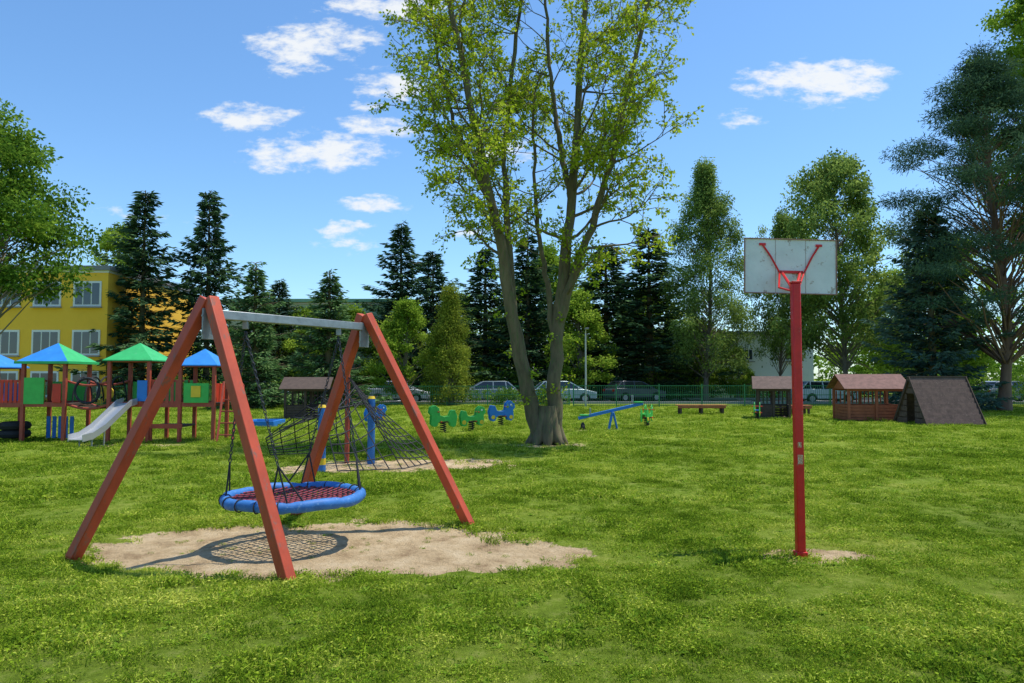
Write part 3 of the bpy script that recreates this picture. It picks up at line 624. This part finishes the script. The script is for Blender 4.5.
# ------------------------------------------------------------------ trees
def decid(seed, H, zb, Rr, ncl, lpc, ls, leaf, bark='barkl', env=.8, flat=.6, droop=0., tr=.16, narrow=.65, top=.55, clr=.17, lean=(0,0)):
    rng = np.random.default_rng(seed); t = T()
    tz = np.linspace(0, H*.93, 12); tx = np.cumsum(rng.normal(0, .012*H, 12))*.5; ty = np.cumsum(rng.normal(0, .012*H, 12))*.5; tx -= tx[0]; ty -= ty[0]
    tx += lean[0]*(tz/H); ty += lean[1]*(tz/H)
    t.tube(np.stack([tx, ty, tz], 1), tr*(1-tz/H)**.8+.025+tr*.5*np.exp(-tz*3), 8)
    C = []
    lob = rng.uniform(0, 6.28, 4)
    for i in range(ncl):
        u = rng.uniform(0, 1)**.9; a = rng.uniform(0, 6.28)
        prof = (math.sin(math.pi*min(1, (u*.88+.12)**env)))**top
        r = Rr*prof*(1+.25*math.sin(2*a+lob[0]+4*u)+.18*math.sin(3*a+lob[1]-7*u))*rng.uniform(.15, 1)**.5
        z = zb+(H-zb)*u*.97; k = np.interp(z, tz, tx), np.interp(z, tz, ty)
        c = np.array([k[0]+r*math.cos(a), k[1]+r*math.sin(a), z+rng.normal(0, .02*H)]); C.append(c)
        zs = max(zb*.5, z-r*rng.uniform(.5, 1.0)-.3); s0 = np.array([np.interp(zs, tz, tx), np.interp(zs, tz, ty), zs])
        md_ = (s0+c)/2+np.array([0,0,.12*r])+rng.normal(0, .05*r+.02, 3)
        rb = tr*.32*(1-u*.7)
        t.tube([s0, s0*.6+md_*.4, md_, md_*.4+c*.6, c], [rb, rb*.8, rb*.6, rb*.4, rb*.15], 4)
    C = np.array(C); nl = ncl*lpc; ci = rng.integers(0, ncl, nl)
    cr = Rr*clr*rng.uniform(.6, 1.4, ncl)+.15
    d = rng.normal(size=(nl, 3)); d /= np.linalg.norm(d, axis=1)[:, None]; rad = rng.uniform(0, 1, nl)**.5
    off = d*rad[:, None]*cr[ci][:, None]*[1,1,flat]
    off += rng.normal(0, .06, (nl, 3))*(1+2*rng.uniform(0, 1, nl)**4)[:, None]
    if droop: off[:, 2] -= np.abs(rng.normal(0, droop, nl))
    dirs = d+rng.normal(0, .7, (nl, 3))-[0,0,.35+droop]
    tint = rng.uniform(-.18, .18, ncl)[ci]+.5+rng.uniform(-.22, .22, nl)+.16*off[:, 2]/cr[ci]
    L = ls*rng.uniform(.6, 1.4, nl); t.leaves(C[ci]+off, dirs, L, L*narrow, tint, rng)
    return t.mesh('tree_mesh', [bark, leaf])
def spruce(seed, H, Rr, leaf, zb=.04, dens=1., cl=.34, pw=.85):
    rng = np.random.default_rng(seed); t = T()
    t.tube([(0,0,z) for z in np.linspace(0, H, 8)], .17*(1-np.linspace(0, 1, 8))+.02, 7, 0)
    Cs = []; Ds = []; Ts = []
    z = H*zb; ph = rng.uniform(0, 6.28, 3)
    while z < H*.995:
        u = z/H; L0 = Rr*(1-u)**pw+.10; nb = int(8-3*u)
        a0 = rng.uniform(0, 6.28); wl = rng.uniform(.70, 1.15)
        for k in range(nb):
            a = a0+k*6.283/nb+rng.normal(0, .35); L = L0*wl*rng.uniform(.45, 1.30)*(1+.16*math.sin(2*a+ph[0]+5*u)); zz = z+rng.normal(0, .15)
            o_ = np.array([math.cos(a), math.sin(a), 0]); sdv = np.array([-o_[1], o_[0], 0])
            dr = -.32+.62*u+rng.normal(0, .09); s = np.linspace(0, 1, 6)
            pts = np.array([0,0,zz])+o_*(L*s)[:, None]+np.array([0,0,1.])*(L*(dr*s+.26*s*s))[:, None]
            t.tube(pts, .028*(1-s)+.006, 3)
            n = int((L/.055+4)*dens*1.6); s = rng.uniform(.08, 1.04, n)**.85
            sp = .30*L*(1-s)*np.minimum(1, s*3)+.06
            lat = rng.uniform(-1, 1, n)*sp
            c = np.array([0,0,zz])+o_*(L*s)[:, None]+np.array([0,0,1.])*(L*(dr*s+.26*s*s))[:, None]+sdv*lat[:, None]-np.array([0,0,1.])*(rng.uniform(0, .16, n)+.25*np.abs(lat))[:, None]
            dd = o_*.8+sdv*np.sign(lat)[:, None]*.5+rng.normal(0, .35, (n, 3))-np.array([0,0,.3])
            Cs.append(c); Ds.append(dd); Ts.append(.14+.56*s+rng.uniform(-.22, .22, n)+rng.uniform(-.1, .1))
        z += max(.18, .034*H*(1-.55*u))
    c = np.concatenate(Cs); n = len(c); L = cl*rng.uniform(.5, 1.3, n)
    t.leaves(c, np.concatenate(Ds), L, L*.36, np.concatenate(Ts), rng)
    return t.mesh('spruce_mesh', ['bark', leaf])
def place(name, me, H0, R0_, x, y, H, Rr, rz):
    k = 1.5; obj(name, me, (x, y, -.02), rz, (Rr/R0_*k, Rr/R0_*k, H/H0))
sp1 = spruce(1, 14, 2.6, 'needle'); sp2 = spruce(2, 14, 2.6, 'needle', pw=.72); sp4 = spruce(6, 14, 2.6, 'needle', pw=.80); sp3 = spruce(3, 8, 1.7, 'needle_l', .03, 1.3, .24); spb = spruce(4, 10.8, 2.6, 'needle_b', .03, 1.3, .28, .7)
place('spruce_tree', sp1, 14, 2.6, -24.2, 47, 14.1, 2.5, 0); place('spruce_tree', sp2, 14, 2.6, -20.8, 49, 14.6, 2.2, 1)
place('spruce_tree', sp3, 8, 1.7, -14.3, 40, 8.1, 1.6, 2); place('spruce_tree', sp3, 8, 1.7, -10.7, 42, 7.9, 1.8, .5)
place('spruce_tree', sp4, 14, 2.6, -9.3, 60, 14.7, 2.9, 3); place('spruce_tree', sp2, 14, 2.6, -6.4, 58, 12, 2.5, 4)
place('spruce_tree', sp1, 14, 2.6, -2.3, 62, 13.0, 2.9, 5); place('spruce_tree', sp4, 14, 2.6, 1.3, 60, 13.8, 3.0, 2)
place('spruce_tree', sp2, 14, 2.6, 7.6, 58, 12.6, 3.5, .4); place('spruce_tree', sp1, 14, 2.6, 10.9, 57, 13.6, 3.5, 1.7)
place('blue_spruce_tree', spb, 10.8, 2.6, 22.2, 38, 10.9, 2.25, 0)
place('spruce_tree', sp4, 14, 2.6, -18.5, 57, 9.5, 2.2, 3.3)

obj('maple_tree', decid(11, 13.8, 5.9, 4.2, 150, 230, .18, 'leaf_mid', env=.75, clr=.17), (-24.4,33,0), .3)
obj('linden_tree', decid(12, 14.5, 5, 3.2, 70, 240, .2, 'leaf_light'), (-33.8,61,0))
ll = decid(13, 6.6, .8, 2.0, 60, 240, .15, 'leaf_light')
obj('linden_tree', ll, (-6.8,46,0)); obj('linden_tree', ll, (5.2,55,0), 2, (1.3,1.3,1.25)); obj('linden_tree', ll, (-12.6,57,0), 4, (1.2,1.2,1.1)); obj('linden_tree', ll, (14.6,57.0,0), 5, (1.2,1.2,.95)); obj('linden_tree', ll, (18.0,57.4,0), 1, (.7,.7,.62))
obj('thuja_tree', decid(14, 7.5, .2, 1.5, 150, 200, .13, 'leaf_thuja', env=.52, top=1.0, flat=1.2, clr=.2, narrow=.4), (-3.85,45.5,0))
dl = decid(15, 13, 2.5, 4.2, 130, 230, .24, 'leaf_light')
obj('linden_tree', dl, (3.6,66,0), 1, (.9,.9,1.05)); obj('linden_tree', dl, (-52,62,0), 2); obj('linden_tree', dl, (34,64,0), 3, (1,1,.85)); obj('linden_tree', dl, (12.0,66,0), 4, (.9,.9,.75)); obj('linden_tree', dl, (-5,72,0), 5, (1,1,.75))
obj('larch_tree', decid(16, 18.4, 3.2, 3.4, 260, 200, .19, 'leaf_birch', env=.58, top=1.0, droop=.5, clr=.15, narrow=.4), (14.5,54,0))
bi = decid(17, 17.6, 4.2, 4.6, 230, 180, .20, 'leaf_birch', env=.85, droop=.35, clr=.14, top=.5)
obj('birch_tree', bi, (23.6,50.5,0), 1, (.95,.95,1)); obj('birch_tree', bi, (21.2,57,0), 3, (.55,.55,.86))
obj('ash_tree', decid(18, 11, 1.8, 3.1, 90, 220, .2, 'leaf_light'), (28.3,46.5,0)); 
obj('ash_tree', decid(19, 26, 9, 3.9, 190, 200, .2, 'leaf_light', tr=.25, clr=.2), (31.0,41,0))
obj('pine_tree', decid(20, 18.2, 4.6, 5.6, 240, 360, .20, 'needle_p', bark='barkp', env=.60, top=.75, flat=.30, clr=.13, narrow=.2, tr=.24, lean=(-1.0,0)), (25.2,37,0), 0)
obj('ash_tree', decid(22, 9, 1.2, 3.0, 80, 220, .19, 'leaf_light'), (-16.4,58,0), 0, (1,1,.8))

def mass(name, pts, leaf, ls, lpc, seed):
    rng = np.random.default_rng(seed); t = T(); C = np.array([p[:3] for p in pts]); cr = np.array([p[3] for p in pts])
    for p in pts[::4]: t.tube([(p[0],p[1],0), (p[0],p[1],max(.2, p[2]))], [.06,.03], 4)
    nl = len(pts)*lpc; ci = rng.integers(0, len(pts), nl); d = rng.normal(size=(nl, 3)); d /= np.linalg.norm(d, axis=1)[:, None]
    off = d*(rng.uniform(.2, 1, nl)**.5*cr[ci])[:, None]; c = C[ci]+off; c[:, 2] = np.abs(c[:, 2])
    tint = rng.uniform(-.2, .2, len(pts))[ci]+.5+rng.uniform(-.2, .2, nl); L = ls*rng.uniform(.6, 1.3, nl)
    t.leaves(c, d+rng.normal(0, .6, (nl, 3)), L, L*.6, tint, rng); return obj(name, t.mesh(name, ['bark', leaf]))
r = R0
mass('hedge', [(x, 58.0+r.normal(0, .4), r.uniform(.3, 2.0 if not 18 < x < 25 else .6), r.uniform(.6, 1.1 if not 18 < x < 25 else .7)) for x in np.linspace(-45, 50, 330)], 'bush', .2, 110, 1)
mass('distant_trees', [(x, 84+r.uniform(-6, 14), z*r.uniform(.2, 1.05), r.uniform(1.2, 2.2)) for x in np.linspace(-130, 130, 420) for z in (7+2.5*math.sin(x*.21)+1.5*math.sin(x*.57), 5)], 'leaf_mid', .6, 70, 2)
mass('shrub', [(-10.5+r.normal(0, 1.2), 45.6+r.normal(0, .4), r.uniform(.2, .8), r.uniform(.3, .6)) for _ in range(22)], 'bush', .13, 180, 3)
mass('shrub', [(1+r.normal(0, 1.6), 46.1+r.normal(0, .4), r.uniform(.2, .7), r.uniform(.3, .5)) for _ in range(18)], 'bush', .13, 180, 4)
mass('shrub', [(r.uniform(-24, -14), 44.9+r.normal(0, .3), r.uniform(.2, 1.4), r.uniform(.4, .8)) for _ in range(40)], 'bush', .15, 180, 5)
mass('shrub', [(r.uniform(24, 40), 45.5+r.normal(0, .3), r.uniform(.2, 1.1), r.uniform(.4, .7)) for _ in range(40)], 'bush', .15, 180, 6)
mass('shrub', [(r.uniform(9, 15.5), 57.2+r.normal(0, .3), r.uniform(.4, 3.0), r.uniform(.6, 1.0)) for _ in range(36)], 'leaf_light', .18, 160, 7)

# main tree
rng = np.random.default_rng(77); t = T(); yb = 18.9
def stem(xs, zs, ys, r0, r1):
    n = 26; s = np.linspace(0, 1, len(xs)); q_ = np.linspace(0, 1, n)
    p_ = np.stack([np.interp(q_, s, xs), np.interp(q_, s, ys), np.interp(q_, s, zs)], 1)
    for _ in range(2): p_[1:-1] = (p_[:-2]+p_[1:-1]*2+p_[2:])/4
    p_[2:-1] += rng.normal(0, .022, (n-3, 3))*[1,1,0]
    rd = r0+(r1-r0)*q_**.8; t.tube(p_, rd*(1+rng.normal(0, .05, n)), 12); return p_, rd
stems = []
stems.append(stem([.80,.62,.38,.10,-.18,-.42,-.86,-1.27,-1.72,-2.05], [-.1,.6,1.5,2.9,4.35,5.9,7.8,9.7,12.0,14.5], [18.9,18.85,18.8,18.7,18.6,18.5,18.4,18.3,18.2,18.1], .25,.045))
stems.append(stem([1.0,1.06,1.12,1.2,1.34,1.58,1.70,1.86,2.02,2.15], [-.1,.6,1.5,2.8,4.3,5.9,7.8,9.8,12.1,15.2], [18.9,18.95,19,19.05,19.1,19.2,19.2,19.3,19.3,19.4], .27,.045))
stems.append(stem([.02,-.02,-.10,-.22,-.10,.18,.3], [3.3,4.4,5.5,7.2,9.4,11.8,14], [18.7,18.9,19.1,19.3,19.5,19.7,19.8], .13,.035))
stems.append(stem([1.26,1.7,2.1,2.5,3.05,3.5,3.8], [3.2,4.6,5.7,7.0,9.1,11.2,13.4], [19.05,18.9,18.7,18.5,18.4,18.3,18.2], .14,.035))
stems.append(stem([1.62,1.4,1.2,1.05,.95,.9], [6.4,7.6,8.9,10.4,12.2,14.2], [19.2,19.4,19.6,19.8,19.9,20], .10,.03))
stems.append(stem([-.42,-.9,-1.5,-2.0,-2.3], [5.9,7.0,8.3,10.2,12.5], [18.5,18.7,18.9,19.1,19.3], .08,.03))
stems.append(stem([1.15,1.0,.75,.6,.62], [2.4,3.8,5.4,7.2,9.5], [19.0,19.2,19.4,19.5,19.6], .10,.03))
for a_ in np.linspace(0, 6.28, 9)[:-1]:
    o_ = np.array([math.cos(a_), math.sin(a_), 0]); L = rng.uniform(.42, .62)
    t.tube([np.array([.92,18.9,.95])+o_*.10, np.array([.92,18.9,.45])+o_*.20, np.array([.92,18.9,.12])+o_*.33, np.array([.92,18.9,-.08])+o_*L], [.17,.18,.16,.06], 8)
LC = []; LD = []; LT = []
def wander(p, d, L, n, w, trop):
    out = [p]; d = d/np.linalg.norm(d)
    for i in range(n):
        d = d+rng.normal(0, w, 3)+np.array([0,0,trop]); d /= np.linalg.norm(d); p = p+d*L/n; out.append(p)
    return np.array(out), d
def perp(d):
    r_ = rng.normal(size=3); r_ -= d*(r_@d); return r_/np.linalg.norm(r_)
def twig(p, d, L, n=11):
    pts, _ = wander(p, d, L, 3, .2, .0); t.tube(pts, [.008,.007,.005,.003], 3)
    s = rng.uniform(.15, 1, n)
    c = np.stack([np.interp(s*3, range(4), pts[:, k]) for k in range(3)], 1)+rng.normal(0, .045, (n, 3)); LC.append(c); LD.append(rng.normal(0, .7, (n, 3))+d*.5-[0,0,.3]); LT.append(np.full(n, rng.uniform(-.15, .15)))
def sec(p, d, L, r_):
    pts, _ = wander(p, d, L, 7, .13, .06); q_ = np.linspace(1, .15, 8)*r_; t.tube(pts, q_, 5)
    nt_ = int(2.8+L*2.1)
    for k in range(nt_):
        s = rng.uniform(.25, 1.)*6.99; i = int(s); pp_ = pts[i]*(1-s+i)+pts[i+1]*(s-i); dd = pts[i+1]-pts[i]; dd /= np.linalg.norm(dd)
        d2 = dd*.75+perp(dd)*.8+np.array([0,0,.05]); L2 = L*rng.uniform(.22, .42)+.2
        p2, de = wander(pp_, d2, L2, 4, .18, .02); t.tube(p2, np.linspace(r_*.35, .006, 5), 4)
        for j in range(int(3+L2*2.7)):
            s2 = rng.uniform(.2, 1)*3.99; i2 = int(s2); p3 = p2[i2]*(1-s2+i2)+p2[i2+1]*(s2-i2); d3 = p2[i2+1]-p2[i2]; d3 /= np.linalg.norm(d3)
            twig(p3, d3*.6+perp(d3)*.8-np.array([0,0,.08]), rng.uniform(.2, .5), rng.integers(6, 18))
        twig(p2[-1], de, .3)
ctr = np.array([.8, 18.9])
for si, (pts, rd) in enumerate(stems):
    z = pts[:, 2]; nsec = [25,26,15,21,14,13,9][si]
    zlo = max(4.0 if si in (3,) else 5.0, z[0]+.6)
    for k in range(nsec):
        zz = zlo+(z[-1]-zlo)*((k+rng.uniform(.1, .9))/nsec)
        i = min(len(z)-2, max(0, int(np.searchsorted(z, zz))-1)); p_ = pts[i]; d_s = pts[i+1]-pts[i]; d_s /= np.linalg.norm(d_s)
        ou = np.array([p_[0]-ctr[0], p_[1]-ctr[1], 0]); ou /= np.linalg.norm(ou)+1e-6
        a_ = rng.uniform(0, 6.28); o_ = np.array([math.cos(a_), math.sin(a_), 0])*1.0+ou*.6; o_ /= np.linalg.norm(o_)
        L = np.interp(zz, [4,6.2,8,11,15], [1.2,2.6,2.9,2.4,1.4])*rng.uniform(.65, 1.15)
        d = o_*1.0+np.array([0,0,rng.uniform(.05, .75)])
        lim = 3.6; rr_ = math.hypot(p_[0]-ctr[0], p_[1]-ctr[1]); 
        if o_@np.append((p_[:2]-ctr)/(rr_+1e-6), 0) > 0: L = min(L, max(.9, (lim-rr_)*1.05))
        sec(p_, d, L, rd[i]*.38)
    sec(pts[-1], pts[-1]-pts[-2], 1.6, rd[-1])
for _ in range(30):
    pts, rd = stems[rng.integers(0, 2)]; i = rng.integers(4, 12); d = perp(np.array([0,0,1.])); twig(pts[i]+d*rd[i], d+np.array([0,0,.4]), .35)
c = np.concatenate(LC); n = len(c); L = .096*rng.uniform(.6, 1.3, n)
print('main leaves', n)
t.leaves(c, np.concatenate(LD), L, L*.64, .5+np.concatenate(LT)+rng.uniform(-.3, .3, n), rng)
obj('elm_tree', t.mesh('elm_tree', ['bark', 'leaf_spring']))

# ------------------------------------------------------------------ sun, sky, camera
s = Vector((-.34,-.15,-1)).normalized()
sd = bpy.data.lights.new('sun', 'SUN'); sd.energy = 5.0; sd.angle = math.radians(.53); sd.color = (1,.955,.87)
so = bpy.data.objects.new('sun', sd); so.rotation_euler = s.to_track_quat('-Z', 'Y').to_euler(); so.location = (10,5,30); COL.objects.link(so)
w = bpy.data.worlds.new('World'); scene.world = w; w.use_nodes = True; wt = w.node_tree; wt.nodes.clear()
wo = wt.nodes.new('ShaderNodeOutputWorld'); bg = wt.nodes.new('ShaderNodeBackground'); bg.inputs[1].default_value = .15
sk = wt.nodes.new('ShaderNodeTexSky'); sk.sky_type = 'NISHITA'; sk.sun_disc = False
el = math.asin(-s.z); sk.sun_elevation = el; sk.sun_rotation = math.atan2(-s.x, -s.y); sk.air_density = 1.0; sk.dust_density = .5; sk.ozone_density = 2.5
tcn = wt.nodes.new('ShaderNodeTexCoord'); sx = wt.nodes.new('ShaderNodeSeparateXYZ'); wt.links.new(tcn.outputs['Generated'], sx.inputs[0])
def mth(op, a, b=None, c=None):
    n = wt.nodes.new('ShaderNodeMath'); n.operation = op
    for i, v in enumerate((a, b, c)):
        if v is None: continue
        if isinstance(v, (int, float)): n.inputs[i].default_value = v
        else: wt.links.new(v, n.inputs[i])
    return n.outputs[0]
ysafe = mth('MAXIMUM', sx.outputs[1], .05)
U = mth('DIVIDE', sx.outputs[0], ysafe); V = mth('DIVIDE', sx.outputs[2], ysafe)
cb = wt.nodes.new('ShaderNodeCombineXYZ'); wt.links.new(U, cb.inputs[0]); wt.links.new(mth('MULTIPLY', V, 2.2), cb.inputs[1])
def wn(scale, det, off):
    n = wt.nodes.new('ShaderNodeTexNoise'); n.inputs['Scale'].default_value = scale; n.inputs['Detail'].default_value = det; n.inputs['Roughness'].default_value = .62
    mp = wt.nodes.new('ShaderNodeMapping'); mp.inputs['Location'].default_value = (off, off*.7, 0); wt.links.new(cb.outputs[0], mp.inputs[0]); wt.links.new(mp.outputs[0], n.inputs['Vector']); return n.outputs['Fac']
wx = mth('MULTIPLY_ADD', wn(9, 4, 3.1), .10, -.05); wy = mth('MULTIPLY_ADD', wn(9, 4, 8.3), .05, -.025)
Uw = mth('ADD', U, wx); Vw = mth('ADD', V, wy)
clouds = [(243,119,56,13,1),(308,46,58,24,1.05),(325,152,72,17,1),(378,205,36,9,1),(820,80,74,22,1.1),(738,116,28,7,.85),(390,6,64,15,1),(392,84,38,16,.8),(368,107,22,7,.7),(372,128,44,9,.85),(330,232,24,6,.7),(345,243,30,5,.55),(512,150,28,14,.8),(280,163,36,8,.85),(470,235,24,6,.6),(340,38,42,11,.8),(760,92,28,8,.7),(358,227,18,5,.7),(150,215,60,5,.35)]
acc = None
for (cx, cy, a_, b_, k) in clouds:
    v_ = (341.5-cy)/720; den = .9987-.0506*v_; u0 = ((cx-512)/720)/den; v0 = (v_*.9987+.0506)/den
    du = mth('MULTIPLY', mth('SUBTRACT', Uw, u0), 720/a_/1.15); dv = mth('MULTIPLY', mth('SUBTRACT', Vw, v0), 720/b_/1.25)
    d2 = mth('ADD', mth('MULTIPLY', du, du), mth('MULTIPLY', dv, dv)); m_ = mth('MULTIPLY', mth('SUBTRACT', 1.0, d2), k)
    acc = m_ if acc is None else mth('MAXIMUM', acc, m_)
fb = wn(30, 10, 1.7); fb2 = wn(11, 6, 5.2)
e_ = mth('ADD', acc, mth('MULTIPLY_ADD', fb, 3.4, -1.7)); e_ = mth('ADD', e_, mth('MULTIPLY_ADD', fb2, 1.8, -.9))
mr = wt.nodes.new('ShaderNodeMapRange'); mr.interpolation_type = 'SMOOTHSTEP'; mr.inputs[1].default_value = .0; mr.inputs[2].default_value = 1.25; wt.links.new(mth('MINIMUM', e_, mth('MULTIPLY_ADD', acc, 3.0, .6)), mr.inputs[0])
front = mth('GREATER_THAN', sx.outputs[1], .06); cm = mth('MULTIPLY', mth('MULTIPLY', mr.outputs[0], front), .95)
mulc = wt.nodes.new('ShaderNodeMix'); mulc.data_type = 'RGBA'; mulc.blend_type = 'MULTIPLY'; mulc.inputs[0].default_value = 1.0
wt.links.new(sk.outputs[0], mulc.inputs[6]); mulc.inputs[7].default_value = (.74,.90,1.0,1)
hsv = wt.nodes.new('ShaderNodeHueSaturation'); hsv.inputs['Saturation'].default_value = 1.05; hsv.inputs['Value'].default_value = 1.36; wt.links.new(mulc.outputs[2], hsv.inputs['Color'])
mixc = wt.nodes.new('ShaderNodeMix'); mixc.data_type = 'RGBA'; wt.links.new(cm, mixc.inputs[0]); wt.links.new(hsv.outputs[0], mixc.inputs[6]); mixc.inputs[7].default_value = (6.1,6.3,6.5,1)
wt.links.new(mixc.outputs[2], bg.inputs[0]); wt.links.new(bg.outputs[0], wo.inputs[0])

cam = bpy.data.cameras.new('camera'); cam.lens = 36*720/1024; cam.sensor_width = 36; cam.clip_end = 3000; cam.clip_start = .1
co = bpy.data.objects.new('camera', cam); co.location = (0,0,1.7); co.rotation_euler = (math.radians(90+2.9),0,0); COL.objects.link(co); scene.camera = co
scene.view_settings.view_transform = 'Standard'; scene.view_settings.look = 'None'; scene.view_settings.exposure = 0
